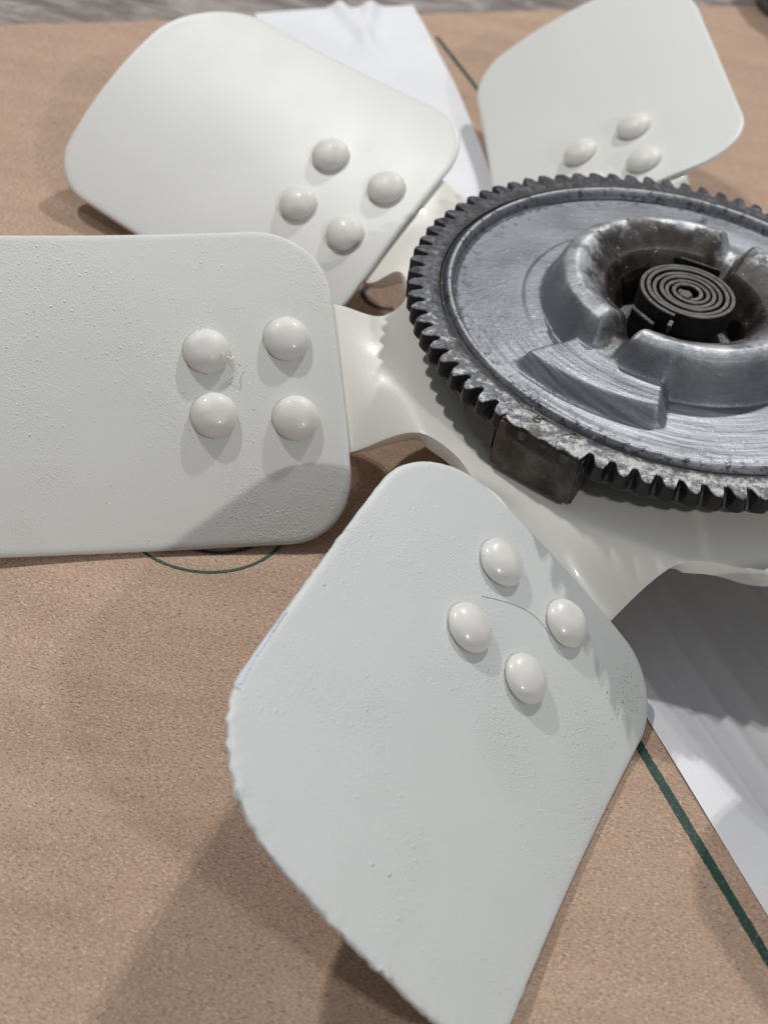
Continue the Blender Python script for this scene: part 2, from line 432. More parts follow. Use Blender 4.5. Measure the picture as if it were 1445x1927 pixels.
# ------------------------------------------------------------------ paper sheets
def sheet(name, uvfun, nu, nv, hfun, z0):
    vs, fs = [], []
    for i in range(nu + 1):
        for j in range(nv + 1):
            p = uvfun(i / nu, j / nv); vs.append((p.x, p.y, hfun(p.x, p.y, i / nu, j / nv)))
    for i in range(nu):
        for j in range(nv):
            a = i * (nv + 1) + j; fs.append((a, a + nv + 1, a + nv + 2, a + 1))
    o = mesh(name, vs, fs, M['paper'], None, angle=60)
    o.location = (0, 0, z0)
    return o
def near_h(x, y, a, b):
    p = Vector((x, y, 0)); v = p.dot(E2) * 1000; u = p.dot(E1) * 1000
    z = 0.0005
    # soft folds running with the sheet's long side
    for c, wd, h in ((-40, 0.6, 0.00030), (-30, 2.0, 0.0007), (-19, 3.0, 0.0012), (-7, 1.0, 0.0006), (4, 4.0, 0.0015), (14, 1.2, 0.0008), (24, 3.0, 0.0013), (38, 4, 0.0016), (50, 1.2, 0.0008)):
        c2 = c + (u - 100) * 0.05
        z += h * math.exp(-((v - c2) / wd) ** 2)
    z += 0.0003 * noise.noise(Vector((x * 30, y * 30, 1)))
    return z
p1 = sheet('paper_sheet', lambda a, b: bx(-75 + 380 * a, -55 + 190 * b), 60, 260, near_h, GROUND)
tag(p1, 'white paper sheet with soft folds lying under the hub and lower blade', 'paper')
def far_uv(a, b):
    L0, L1 = Vector((-0.204, 0.309)), Vector((-0.118, 0.095)); R0, R1 = Vector((-0.1248, 0.3565)), Vector((-0.0500, 0.110))
    Lp = L0.lerp(L1, a); Rp = R0.lerp(R1, a)
    Rp = Rp + Vector((0.006 * math.sin(math.pi * a), 0.002 * math.sin(math.pi * a)))
    p = Lp.lerp(Rp, b); return Vector((p.x, p.y, 0))
def far_h(x, y, a, b):
    z = 0.0014 + 0.001 * max(0, 1 - a / 0.55) ** 2
    z += 0.0045 * math.exp(-((b - 0.52 - 0.5 * a) / 0.05) ** 2) * max(0, 1 - a / 0.3)
    z += 0.0040 * math.exp(-((b - 0.72 + 0.9 * a) / 0.05) ** 2) * max(0, 1 - a / 0.25)
    z += 0.0011 * noise.noise(Vector((x * 26, y * 22, 5)))
    return z
p2 = sheet('paper_sheet', far_uv, 70, 60, far_h, GROUND)
tag(p2, 'white paper sheet with a creased far corner between the two far blades', 'paper')

# ------------------------------------------------------------------ fan
fan = thing('engine_fan', (0, 0, -0.024), 'white and cream painted metal fan with riveted paddle blades lying on cardboard', 'fan')
FZ = Vector((0, 0, -0.024))
KK = (-1.3418, 0.7065, -0.204, 0.2607)
BL = {
 'A': [(-0.140713, -0.039396, -0.033656), (-0.943933, -0.32432, -0.061708), (0.295802, -0.74785, -0.594324), (0.146603, -0.579255, 0.801855)],
 'B': [(-0.128581, 0.080755, -0.026775), (-0.864764, 0.501324, -0.029278), (-0.415621, -0.747217, -0.518581), (-0.281854, -0.436282, 0.854527)],
 'C': [(-0.021118, 0.142422, -0.019897), (-0.170048, 0.98536, 0.012236), (-0.790273, -0.128942, -0.599034), (-0.588687, -0.111535, 0.80063)],
 'D': [(-0.044451, -0.142023, -0.02215), (-0.318703, -0.947239, -0.03415), (0.798124, -0.24875, -0.548745), (0.511298, -0.202143, 0.835292)],
}
ANG = {'A': 196.7, 'B': 148.5, 'C': 99.2, 'D': 251.7, 'E': 303.2, 'F': 354.7, 'G': 47.0}
def std_frame(deg):
    th = math.radians(deg); be = math.radians(-34.5)
    er = Vector((math.cos(th), math.sin(th), 0)); et = Vector((-math.sin(th), math.cos(th), 0)); ez = Vector((0, 0, 1))
    t = et * math.cos(be) + ez * math.sin(be); n = -et * math.sin(be) + ez * math.cos(be)
    return [er * 0.1475 + ez * (-0.026), er, t, n]
frames = {}
for k in 'ABCD':
    frames[k] = [Vector(x) for x in BL[k]]
# the left blade lies a little nearer and stays clear of the board
for kk_, sc_ in (('A', 0.979), ('D', 1.02)):
    frames[kk_][0] = CAMP + (frames[kk_][0] - CAMP) * sc_
    frames[kk_][1] *= sc_; frames[kk_][2] *= sc_
for k in 'EFG':
    frames[k] = std_frame(ANG[k])
def surf(fr, r, t, off=0.0):          # r, t in metres
    o, r2, t2, n = fr
    off = off - 0.0007 * math.exp(-((r - 0.050) / 0.020) ** 2 - ((t - 0.012) / 0.026) ** 2)
    return o + r2 * r + t2 * t + n * (KK[0] * t * t + KK[1] * r * r + KK[2] * r * t + KK[3] * r * t * t * 10 + off)

S = (-31.547, 113.255, -55.718, 57.194, 26.046, 22.081, 17.289, 31.719, 0.629, 6.233, -0.061, -3.876)
def outline(n_corner=12, step=3.0):
    rin, rout, tm, tp, c1, c2, c3, c4, sl, bul, tpm, tpp = S
    P0 = [Vector((rin, tm)), Vector((rin, tp)), Vector((rout + sl, tp + tpp)), Vector((rout - sl, tm - tpm))]
    rad = [c1, c2, c3, c4]; pts = []
    for i in range(4):
        a, b, d = P0[i - 1], P0[i], P0[(i + 1) % 4]
        u = (a - b).normalized(); v = (d - b).normalized()
        half = math.acos(max(-1, min(1, u.dot(v)))) / 2; L = rad[i] / math.tan(half)
        p = b + u * L; q = b + v * L; cen = b + (u + v).normalized() * rad[i] / math.sin(half)
        a0 = math.atan2(p.y - cen.y, p.x - cen.x); a1 = math.atan2(q.y - cen.y, q.x - cen.x)
        da = (a1 - a0 + math.pi) % (2 * math.pi) - math.pi
        for k in range(n_corner + 1):
            f = k / n_corner; pts.append(cen + Vector((math.cos(a0 + da * f), math.sin(a0 + da * f))) * rad[i])
    out = []
    for i in range(len(pts)):
        a, b = pts[i], pts[(i + 1) % len(pts)]; L = (b - a).length; k = max(1, int(L / step))
        for j in range(k): out.append(a + (b - a) * (j / k))
    res = []
    for p in out:
        w_ = max(0.0, min(1.0, (p.x - rin) / (rout - rin)))
        res.append(Vector((p.x + bul * w_ ** 4 * (1 - (p.y / 53) ** 2), p.y)))
    return res
def inset(ol, d):
    """outline pulled inwards by d mm"""
    n = len(ol); res = []
    for i in range(n):
        t = (ol[(i + 1) % n] - ol[i - 1]).normalized()
        res.append(ol[i] + Vector((-t.y, t.x)) * d)
    return res
OLC = OL = outline(14, 2.0)
OLF = outline(40, 0.8)
area = sum(OL[i].x * OL[(i + 1) % len(OL)].y - OL[(i + 1) % len(OL)].x * OL[i].y for i in range(len(OL)))
SGN = 1.0 if area > 0 else -1.0
def make_blade(k, mat, rag=0.0, seed=0):
    fr = frames[k]
    OL = OLF if rag else OLC
    TH = 1.55
    rings = []
    cen = Vector((40.0, 0.0))
    edge_in = inset(OL, SGN * 1.0)
    for f in (0.12, 0.25, 0.4, 0.55, 0.7, 0.82, 0.92): rings.append([(cen + (p - cen) * f, 0.0) for p in edge_in])
    rings.append([(p, 0.0) for p in inset(OL, SGN * 2.6)])
    rings.append([(p, 0.0) for p in edge_in])
    rings.append([(p, -0.22) for p in inset(OL, SGN * 0.3)])
    rings.append([(p, -0.8) for p in OL])
    rings.append([(p, -TH + 0.3) for p in OL])
    rings.append([(p, -TH) for p in inset(OL, SGN * 0.5)])
    for f in (0.8, 0.5, 0.2): rings.append([(cen + (p - cen) * f, -TH) for p in edge_in])
    n = len(OL); vs = []
    for ri, rg in enumerate(rings):
        for i, (p, h) in enumerate(rg):
            jr = 0.0; jh = 0.0
            if rag and 8 <= ri <= 11:
                w_ = (smst(70, 96, p.x) + 0.30 * smst(-35, -50, p.y)) * max(0.25, 1.0 + 1.8 * noise.noise(Vector((p.x * 0.11, p.y * 0.11, 31))))
                s_ = i * 0.9
                jr = rag * w_ * (0.9 * noise.noise(Vector((p.x * 0.33, p.y * 0.33, seed))) + 0.6 * noise.noise(Vector((p.x * 1.5, p.y * 1.5, seed + ri * .5))))
                jh = 0.8 * rag * w_ * noise.noise(Vector((p.x * 1.1, p.y * 1.1, seed + 9 + ri)))
            else:
                jr = 0.10 * noise.noise(Vector((p.x * 0.3, p.y * 0.3, seed))) if 8 <= ri <= 11 else 0
            d = (p - cen).normalized(); q = p + d * jr
            vs.append(surf(fr, q.x / 1000, q.y / 1000, (h + jh) / 1000) - FZ)
    c_top = len(vs); vs.append(surf(fr, cen.x / 1000, 0, 0) - FZ)
    c_bot = len(vs); vs.append(surf(fr, cen.x / 1000, 0, -TH / 1000) - FZ)
    fs = []
    for i in range(n):
        j = (i + 1) % n
        fs.append((c_top, i, j)); L = (len(rings) - 1) * n; fs.append((c_bot, L + j, L + i))
        for r in range(len(rings) - 1): fs.append((r * n + i, (r + 1) * n + i, (r + 1) * n + j, r * n + j))
    if SGN < 0: fs = [tuple(reversed(f)) for f in fs]
    return mesh('blade', vs, fs, mat, fan, angle=50)
blades = {}
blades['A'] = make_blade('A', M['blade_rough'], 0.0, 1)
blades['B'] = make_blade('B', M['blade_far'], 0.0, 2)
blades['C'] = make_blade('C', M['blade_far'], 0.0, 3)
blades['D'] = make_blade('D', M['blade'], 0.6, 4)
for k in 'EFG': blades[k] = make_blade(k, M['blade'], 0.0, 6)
blades['D']['label'] = 'blade with ragged chipped outer edge'

def dome_mesh(seed):
    RR, HH = 7.75, 5.0
    prof = [(6.9, 0.0), (7.35, 0.35), (7.72, 0.95)]
    for i in range(1, 15):
        a = i / 15 * math.pi / 2
        prof.append((7.8 * math.cos(a) ** 0.92, 0.9 + 4.2 * math.sin(a) ** 1.05))
    vs, fs = [], []
    ns = 48
    for (r, z) in prof:
        for s_ in range(ns):
            a = 2 * math.pi * s_ / ns
            k = 1 + 0.022 * noise.noise(Vector((math.cos(a) * 1.2, math.sin(a) * 1.2, seed)))
            zz = z * (1 + 0.045 * noise.noise(Vector((math.cos(a) * r * .2, math.sin(a) * r * .2, seed + 4))))
            vs.append((r * k * math.cos(a) / 1000, r * k * math.sin(a) / 1000, zz / 1000))
    top = len(vs); vs.append((0, 0, 0.0051))
    for i in range(len(prof) - 1):
        for s_ in range(ns):
            t_ = (s_ + 1) % ns
            fs.append((i * ns + s_, i * ns + t_, (i + 1) * ns + t_, (i + 1) * ns + s_))
    for s_ in range(ns): fs.append(((len(prof) - 1) * ns + s_, (len(prof) - 1) * ns + (s_ + 1) % ns, top))
    me = bpy.data.meshes.new('rivet'); me.from_pydata(vs, [], fs); me.update()
    for p in me.polygons: p.use_smooth = True
    return me
RA, RB = 13.775, 12.5
DX = {('D', -1, 1): (-1.2, 1.2), ('D', 1, 1): (-1.1, -1.2), ('D', -1, -1): (1.2, -1.1), ('D', 1, -1): (1.1, 1.3),
      ('A', -1, -1): (0, -1.6), ('A', -1, 1): (-.3, 1.6), ('A', 1, -1): (.4, 1.3), ('A', 1, 1): (0, -1.2),
      ('B', -1, -1): (-1.2, 1.0), ('B', -1, 1): (1.2, 1.0), ('B', 1, -1): (1.3, -1.2), ('B', 1, 1): (-.8, -1.3)}
def rivets(k, mat):
    fr = frames[k]
    for i, (sr, st) in enumerate(((-1, -1), (-1, 1), (1, -1), (1, 1))):
        dx = DX.get((k, sr, st), (0, 0))
        r, t = (sr * RA + dx[0]) / 1000, (st * RB + dx[1]) / 1000
        p = surf(fr, r, t); e = 1e-4
        a = (surf(fr, r + e, t) - p).normalized(); b_ = (surf(fr, r, t + e) - p).normalized(); n = a.cross(b_).normalized()
        if n.z < 0: n = -n
        b2 = n.cross(a).normalized()
        me = dome_mesh(hash_seed(k) * 10 + i)
        me.materials.append(mat)
        o = bpy.data.objects.new('rivet', me); col.objects.link(o); o.parent = blades[k]
        mm = Matrix.Identity(4)
        q = p - FZ - n * 0.00005
        for c_ in range(3):
            mm[c_][0] = a[c_]; mm[c_][1] = b2[c_]; mm[c_][2] = n[c_]; mm[c_][3] = q[c_]
        o.matrix_local = mm
def hash_seed(k): return 'ABCDEFG'.index(k) + 1
for k in 'ABCDEFG':
    rivets(k, M['rivet'] if k in 'DEF' else M['rivet_matt'])

# spider: flat centre plate with seven twisted arms, one mesh
PZ = -0.0215
def spider():
    vs, fs = [], []
    order = sorted(ANG.items(), key=lambda kv: kv[1])
    names_ = [k for k, _ in order]
    def ang_of(k):
        if k in 'ABCD':
            o = frames[k][0]; return math.degrees(math.atan2(o.y, o.x)) % 360
        return ANG[k]
    RM = {('C', 'B'): 97, ('B', 'A'): 95, ('A', 'D'): 99.5, ('D', 'E'): 101.0, ('E', 'F'): 98, ('F', 'G'): 98, ('G', 'C'): 98}
    HB = 26.8
    gap = {}
    for i, k in enumerate(names_):
        k2 = names_[(i + 1) % len(names_)]
        al = math.radians(((ang_of(k2) - ang_of(k)) % 360) / 2)
        Rm = RM.get((k, k2), 98); sn = math.sin(al)
        f = max(8.0, (Rm * sn - HB) / (1 - sn)); d = (HB + f) / sn
        Rm = d - f
        g = dict(f=f, rc=d * math.cos(al), tc=HB + f, r0=Rm * math.cos(al))
        gap[(k, 1)] = g; gap[(k2, -1)] = g
    NW = 24; NR = 40
    rows_all = []
    for k in names_:
        fr = frames[k]; o, r2, t2, n = fr
        th = math.radians(ang_of(k))
        er = Vector((math.cos(th), math.sin(th), 0)); et = Vector((-math.sin(th), math.cos(th), 0))
        R0 = (o.x * er.x + o.y * er.y) * 1000
        rend = R0 + 23
        rows = []
        def half(side, rho):
            g = gap[(k, side)]
            if rho < g['rc']: return g['tc'] - math.sqrt(max(0, g['f'] ** 2 - (g['rc'] - rho) ** 2))
            h = HB
            if rho > R0 + 12: h -= 10 * ((rho - R0 - 12) / 11) ** 2
            return h
        for ri in range(NR + 1):
            q = ri / NR
            row = []
            for j in range(NW + 1):
                u = j / NW
                # rows start on the scallop corners and straighten as they go out
                s0 = gap[(k, -1)]['r0'] * (1 - u) + gap[(k, 1)]['r0'] * u
                rho = s0 + (rend - s0) * q
                rl = gap[(k, -1)]['r0'] + (rend - gap[(k, -1)]['r0']) * q
                rr_ = gap[(k, 1)]['r0'] + (rend - gap[(k, 1)]['r0']) * q
                t = -half(-1, rl) * (1 - u) + half(1, rr_) * u
                Ph = er * (rho / 1000) + et * (t / 1000) + Vector((0, 0, PZ))
                Pb = surf(fr, (rho - R0) / 1000, t / 1000, -0.0021)
                wv = smst(95.0, R0 - 30.5, rho)
                row.append(len(vs)); vs.append(Ph.lerp(Pb, wv) - FZ)
            rows.append(row)
        for i in range(NR):
            for j in range(NW): fs.append((rows[i][j], rows[i + 1][j], rows[i + 1][j + 1], rows[i][j + 1]))
        rows_all.append(rows)
    ring = []
    for rows in rows_all: ring += rows[0]
    inner = []
    for i in ring:
        p = vs[i]; inner.append(len(vs)); vs.append(Vector((p.x * 0.3, p.y * 0.3, p.z)))
    n = len(ring)
    for i in range(n):
        j = (i + 1) % n; fs.append((ring[i], ring[j], inner[j], inner[i]))
    fs.append(tuple(inner))
    o = mesh('spider', vs, fs, M['arm'], fan, angle=60)
    bm = bmesh.new(); bm.from_mesh(o.data); bmesh.ops.remove_doubles(bm, verts=bm.verts, dist=0.0003); bm.to_mesh(o.data); bm.free()
    vg = o.vertex_groups.new(name='thick')
    for v in o.data.vertices:
        vg.add([v.index], 1.0 - smst(0.103, 0.126, math.hypot(v.co.x, v.co.y)), 'REPLACE')
    solid(o, 0.0054, -1, 0.0009, 3)
    o.modifiers['solid'].vertex_group = 'thick'; o.modifiers['solid'].thickness_vertex_group = 0.42
    return o
sp = spider()
bm = bmesh.new(); bm.from_mesh(sp.data); bmesh.ops.recalc_face_normals(bm, faces=bm.faces)
up = sum(f.normal.z * f.calc_area() for f in bm.faces)
if up < 0: bmesh.ops.reverse_faces(bm, faces=bm.faces)
bm.to_mesh(sp.data); bm.free()

def lathe(name, prof, mat, parent, ns=96, cx=0.0, cy=0.0):
    vs, fs = [], []
    for (r, z) in prof:
        for s_ in range(ns):
            a = 2 * math.pi * s_ / ns; vs.append((cx + r * math.cos(a), cy + r * math.sin(a), z))
    for i in range(len(prof) - 1):
        for s_ in range(ns):
            t_ = (s_ + 1) % ns; fs.append((i * ns + s_, i * ns + t_, (i + 1) * ns + t_, (i + 1) * ns + s_))
    fs.append(tuple(range(ns - 1, -1, -1))); fs.append(tuple((len(prof) - 1) * ns + s_ for s_ in range(ns)))
    return mesh(name, vs, fs, mat, parent, angle=35)

# ------------------------------------------------------------------ toothed clutch wheel on the hub
cl = thing('fan_clutch', (0, 0, 0), 'round grey metal fan clutch wheel with toothed rim resting on the fan hub', 'clutch')
# rim with 80 teeth
TIP, ROOT = 0.0951, 0.0903
def tooth_r(u):
    u = u % 1.0
    pts = [(0.0, 95.1), (0.06, 94.85), (0.10, 94.3), (0.125, 93.3), (0.145, 92.0), (0.18, 90.9), (0.25, 90.15), (0.33, 90.0), (0.41, 90.15), (0.47, 90.8), (0.52, 91.9), (0.57, 93.0), (0.63, 93.8), (0.71, 94.5), (0.80, 94.95), (0.90, 95.2), (1.0, 95.05)]
    for (a, ra), (b, rb) in zip(pts, pts[1:]):
        if u <= b: return (ra + (rb - ra) * (u - a) / (b - a)) / 1000
    return TIP
def rim():
    vs, fs = [], []
    per = 18; NT = 80; n = per * NT
    phase = math.radians(2.6)
    angs, rr = [], []
    for k in range(NT):
        wear = random.uniform(-0.25, 0.25)
        for i in range(per):
            u = i / per; a = phase + math.radians(4.5) * (k + u)
            deg = math.degrees(a) % 360
            r = tooth_r(u)
            # a few teeth by the counterweight are worn down or filled
            fill = smst(232, 233.5, deg) * (1 - smst(249, 250.5, deg))
            r = r + fill * (0.0942 + 0.0008 * (r - ROOT) / 0.0048 - r)
            # the highest stretch at the back is shallow
            sh = smst(100, 108, deg) * (1 - smst(118, 124, deg))
            r = r + sh * 0.45 * (0.0945 - r)
            r += 0.00018 * noise.noise(Vector((math.cos(a) * 260, math.sin(a) * 260, 2))) + wear * 0.0010 * (1 if r > 0.094 else 0)
            angs.append(a); rr.append(r)
    levels = []      # (radius function, z)
    def level(fr_, z, zn=0.0):
        row = []
        for i in range(n):
            r = fr_(rr[i]); a = angs[i]
            zz = z + zn * noise.noise(Vector((math.cos(a) * r * 300, math.sin(a) * r * 300, 7)))
            row.append(len(vs)); vs.append((r * math.cos(a), r * math.sin(a), zz))
        levels.append(row)
    level(lambda r: 0.0838, -0.0014, 0.0)
    level(lambda r: 0.0842, -0.0002, 0.0)
    level(lambda r: 0.0862, 0.0, 0.00012)
    level(lambda r: 0.0888, 0.0001, 0.00018)
    level(lambda r: r - 0.0006, 0.0001, 0.00012)
    level(lambda r: r - 0.00015, -0.0003, 0.00008)
    level(lambda r: r, -0.0009)
    level(lambda r: r + 0.15 * (0.0948 - r), -0.0022)
    level(lambda r: r + 0.42 * (0.0950 - r), -0.0040)
    level(lambda r: r + 0.68 * (0.0950 - r), -0.0056)
    level(lambda r: r + 0.74 * (0.0946 - r) - 0.0007, -0.0068)
    level(lambda r: 0.0922 + 0.2 * (r - 0.092), -0.0078)
    level(lambda r: 0.0870, -0.0084)
    level(lambda r: 0.0700, -0.0086)
    for L in range(len(levels) - 1):
        for i in range(n):
            j = (i + 1) % n; fs.append((levels[L][i], levels[L + 1][i], levels[L + 1][j], levels[L][j]))
    o = mesh('toothed_rim', vs, fs, [M['rim'], M['grime']], cl, angle=45)
    for p in o.data.polygons:
        L = p.index // n
        p.material_index = 1 if L >= 5 else 0
    return o
rim()
# pressed cover: polar height field
def wrap(a): return (a + 180) % 360 - 180
def cover_h(r, deg):
    """r in mm"""
    a = deg % 360
    z = -2.0
    if r > 79.0: z = -2.0 + 1.5 * smst(79.0, 80.2, r)
    z += 2.0 * math.exp(-((r - 81.0) / 1.15) ** 4)          # rounded outer bead
    z -= 0.5 * math.exp(-((r - 83.4) / 0.5) ** 2)
    z -= 0.45 * math.exp(-((r - 78.6) / 0.5) ** 2)
    z += 0.45 * smst(77, 58, r)
    ledge = smst(128, 140, a) * (1 - smst(206, 209, a))
    z += 0.75 * ledge * smst(55.0, 54.2, r)
    # raised pads, one front, one behind: absolute heights, joined to the hub wall
    def pad(c, hw, ro_l, ro_r, h):
        d = wrap(a - c)
        if abs(d) > hw + 12: return -9.0, 0.0
        ro = ro_l + (ro_r - ro_l) * max(0, min(1, (d + hw) / (2 * hw)))
        lin = abs(d) * math.pi / 180 * r
        wl = hw * math.pi / 180 * r
        side = smst(wl + 2.3, wl - 2.3, lin)
        return h + 0.3 * math.exp(-((r - 61) / 4.0) ** 2) - 0.4 * math.exp(-((r - 53) / 3.0) ** 2), side * smst(ro + 2.4, ro - 2.4, r)
    for args in ((241.5, 22.0, 69.5, 63.5, 4.6), (61, 21.0, 66.5, 69.0, 3.0)):
        h, m_ = pad(*args)
        if m_ > 0: z = z + (h - z) * m_ if h > z else z
    if r < 51.5:
        top = 11.0 + 3.2 * smst(48.0, 39.0, r)               # broad rounded crown
        if r < 40: top -= 6.2 * smst(40, 26.5, r)
        fr_ = smst(195, 240, a) * (1 - smst(330, 360, a))
        top += 0.8 * fr_
        for c, wdt, dep in ((235.0, 8.0, 8.0), (62, 7.5, 6.5), (147, 1.2, 0.9), (318, 1.2, 0.9)):
            d = wrap(a - c) * math.pi / 180 * r
            wmm = wdt * math.pi / 180 * 36
            top -= dep * math.exp(-(d / wmm) ** 4)
        m_ = smst(49.2, 43.2, r) ** 0.85
        z = z + (top - z) * m_
    if r < 28.5: z -= 8.5 * smst(28.5, 23.0, r) + 9 * smst(24.0, 20.0, r)
    return z
def cover():
    radii = []
    r = 18.0
    while r < 84.0:
        radii.append(r)
        r += 0.45 if (r < 30 or 41 < r < 56 or 60 < r < 73 or r > 76) else 0.8
    NA = 540
    vs, fs = [], []
    for r in radii:
        for i in range(NA):
            a = 2 * math.pi * i / NA
            deg = math.degrees(a)
            rr = r
            z = cover_h(r, deg)
            z += 0.10 * noise.noise(Vector((r * math.cos(a) * 0.10, r * math.sin(a) * 0.10, 3)))
            vs.append((rr * math.cos(a) / 1000, rr * math.sin(a) / 1000, z / 1000))
    for k in range(len(radii) - 1):
        for i in range(NA):
            j = (i + 1) % NA
            fs.append((k * NA + i, (k + 1) * NA + i, (k + 1) * NA + j, k * NA + j))
    return mesh('pressed_cover', vs, fs, M['cover'], cl, angle=70)
cover()
lathe('well_floor', [(0.0262, -0.0125), (0.0262, -0.009), (0.0180, -0.0085), (0.0175, -0.0060), (0.0050, -0.0060), (0.0045, 0.003)], M['grime'], cl, 64)
# coil: thin strip wound on edge
def coil():
    turns = 6.3; r0, r1 = 0.0030, 0.0171
    n = 560; th = 0.00082; zt, zb = 0.0092, 0.0010
    vs, fs = [], []
    a_end = math.radians(-108)
    for i in range(n + 1):
        f = i / n; a = a_end - (1 - f) * turns * 2 * math.pi
        r = r0 + (r1 - r0) * f
        r += 0.00022 * math.sin(a * 1.0 + 0.7) + 0.00012 * math.sin(a * 0.37)
        zz = zt + 0.00025 * math.sin(a * 0.5) - 0.0006 * (1 - f)
        for (dr, z) in ((-th, zb), (-th, zz - 0.0003), (-th * 0.7, zz), (th * 0.7, zz), (th, zz - 0.0003), (th, zb)):
            vs.append(((r + dr) * math.cos(a) + 0.0012, (r + dr) * math.sin(a) + 0.0018, z))
    for i in range(n):
        for j in range(5):
            A_ = i * 6 + j; fs.append((A_, A_ + 1, A_ + 7, A_ + 6))
    o = mesh('bimetal_coil', vs, fs, [M['coil'], M['grime']], cl, angle=30)
    for p in o.data.polygons: p.material_index = 1 if p.index % 5 in (0, 4) else 0  # strip sides set near black, darker than the top edges
    bm = bmesh.new(); bm.from_mesh(o.data); bmesh.ops.recalc_face_normals(bm, faces=bm.faces); bm.to_mesh(o.data); bm.free()
    return o
coil()
lathe('coil_post', [(0.0026, -0.005), (0.0026, 0.0086), (0.0020, 0.0092), (0.0004, 0.0092)], M['coil'], cl, 24)
def boxm(name, c, ax, ay, az, hx, hy, hz, mat, parent, bev=0.0006):
    """box: centre c, axes ax/ay/az, half sizes"""
    vs = []
    for sx_ in (-1, 1):
        for sy in (-1, 1):
            for sz in (-1, 1): vs.append(Vector(c) + ax * (sx_ * hx) + ay * (sy * hy) + az * (sz * hz))
    fs = [(0, 1, 3, 2), (4, 6, 7, 5), (0, 4, 5, 1), (2, 3, 7, 6), (0, 2, 6, 4), (1, 5, 7, 3)]
    o = mesh(name, vs, fs, mat, parent, smooth=False)
    bm = bmesh.new(); bm.from_mesh(o.data); bmesh.ops.recalc_face_normals(bm, faces=bm.faces)
    if bev: bmesh.ops.bevel(bm, geom=bm.edges[:], offset=bev, segments=2, affect='EDGES')
    bm.to_mesh(o.data); bm.free()
    return o
X, Y, Z = Vector((1, 0, 0)), Vector((0, 1, 0)), Vector((0, 0, 1))
def pol(r, deg, z=0): return Vector((r * math.cos(math.radians(deg)), r * math.sin(math.radians(deg)), z))
# retaining strip that crosses under the coil, with its two upturned ends
er = pol(1, 75); et = pol(1, 165)
boxm('coil_bracket', pol(0.0235, 75, 0.0022), et, er, Z, 0.0075, 0.0006, 0.0062, M['grime'], cl, 0.0002)
er2 = pol(1, 222); et2 = pol(1, 312)
boxm('coil_bracket', pol(0.0205, 226, 0.0005), et2, er2, Z, 0.0052, 0.0009, 0.0062, M['grime'], cl, 0.0002)
boxm('coil_end', pol(0.0198, -106, 0.0070), pol(1, -16), pol(1, -106), Z, 0.0007, 0.0019, 0.0016, M['coil'], cl, 0.0002)

# counterweight block under the rim
def sector_block(name, a0, a1, ri, ro, z0, z1, mat, bev, lean=0.0, round_low=False, na=12):
    bm = bmesh.new()
    ring = []
    for (r, z) in ((ri, z1), (ro, z1), (ro, z0), (ri, z0)):
        row = []
        for i in range(na + 1):
            f = i / na; a = a0 + (a1 - a0) * f
            zz = z
            if round_low and z == z0:
                zz = z0 + 0.006 * (max(0, 1 - f / 0.45) ** 2)
            # flattened face: blend arc and chord
            ch = math.cos(math.radians(a1 - a0) / 2) / math.cos(math.radians(a - (a0 + a1) / 2))
            rr = r * (0.3 + 0.7 * ch) if r == ro else r
            row.append(bm.verts.new(pol(rr, a, zz)))
        ring.append(row)
    for k in range(4):
        A_, B_ = ring[k], ring[(k + 1) % 4]
        for i in range(na): bm.faces.new((A_[i], A_[i + 1], B_[i + 1], B_[i]))
    bm.faces.new([ring[k][0] for k in range(4)]); bm.faces.new([ring[k][na] for k in range(3, -1, -1)])
    bmesh.ops.recalc_face_normals(bm, faces=bm.faces)
    sharp = [e for e in bm.edges if len(e.link_faces) == 2 and e.calc_face_angle(0) > math.radians(40)]
    bmesh.ops.bevel(bm, geom=sharp, offset=bev, segments=3, affect='EDGES')
    me = bpy.data.meshes.new(name); bm.to_mesh(me); bm.free()
    return link(name, me, mat, cl, True, 35)
sector_block('counterweight', 232.3, 250.9, 0.0800, 0.0952, -0.0195, -0.0007, M['block'], 0.0009)
sector_block('bracket_tab', 220.5, 231.6, 0.0840, 0.0915, -0.0190, -0.0062, M['tab'], 0.0020, round_low=True)
lathe('clutch_body', [(0.066, -0.0205), (0.066, -0.0085), (0.060, -0.0080)], M['body'], cl, 96)
lathe('clutch_shaft', [(0.022, GROUND + 0.001), (0.022, -0.0250), (0.010, -0.0250)], M['body'], cl, 48)
# stamped marks on the rim: an R and an X
def strokes(name, segs, origin, deg, size, mat):
    ex = pol(1, deg + 90); ey = pol(1, deg)
    vs, fs = [], []
    for (x0, y0, x1, y1) in segs:
        a = origin + ex * (x0 * size) + ey * (y0 * size); b = origin + ex * (x1 * size) + ey * (y1 * size)
        d = (b - a).normalized(); n = Vector((-d.y, d.x, 0)) * 0.00022
        k = len(vs)
        zt = Vector((0, 0, 0.00022))
        vs += [a + n, a - n, b - n, b + n, a + n + zt, a - n + zt, b - n + zt, b + n + zt]
        fs += [(k, k + 1, k + 2, k + 3), (k + 4, k + 7, k + 6, k + 5), (k, k + 4, k + 5, k + 1), (k + 1, k + 5, k + 6, k + 2), (k + 2, k + 6, k + 7, k + 3), (k + 3, k + 7, k + 4, k)]
    mesh(name, vs, fs, mat, cl, smooth=False)
Rseg = [(0, 0, 0, 1), (0, 1, .5, 1), (.5, 1, .6, .8), (.6, .8, .5, .55), (.5, .55, 0, .5), (.25, .5, .65, 0)]
Xseg = [(0, 0, .6, 1), (.6, 0, 0, 1)]
strokes('stamped_letter', Rseg, pol(0.0848, -122.5, 0.00005), -122, 0.0036, M['grime'])
strokes('stamped_letter', Xseg, pol(0.0840, -115.0, 0.00005), -115, 0.0033, M['grime'])

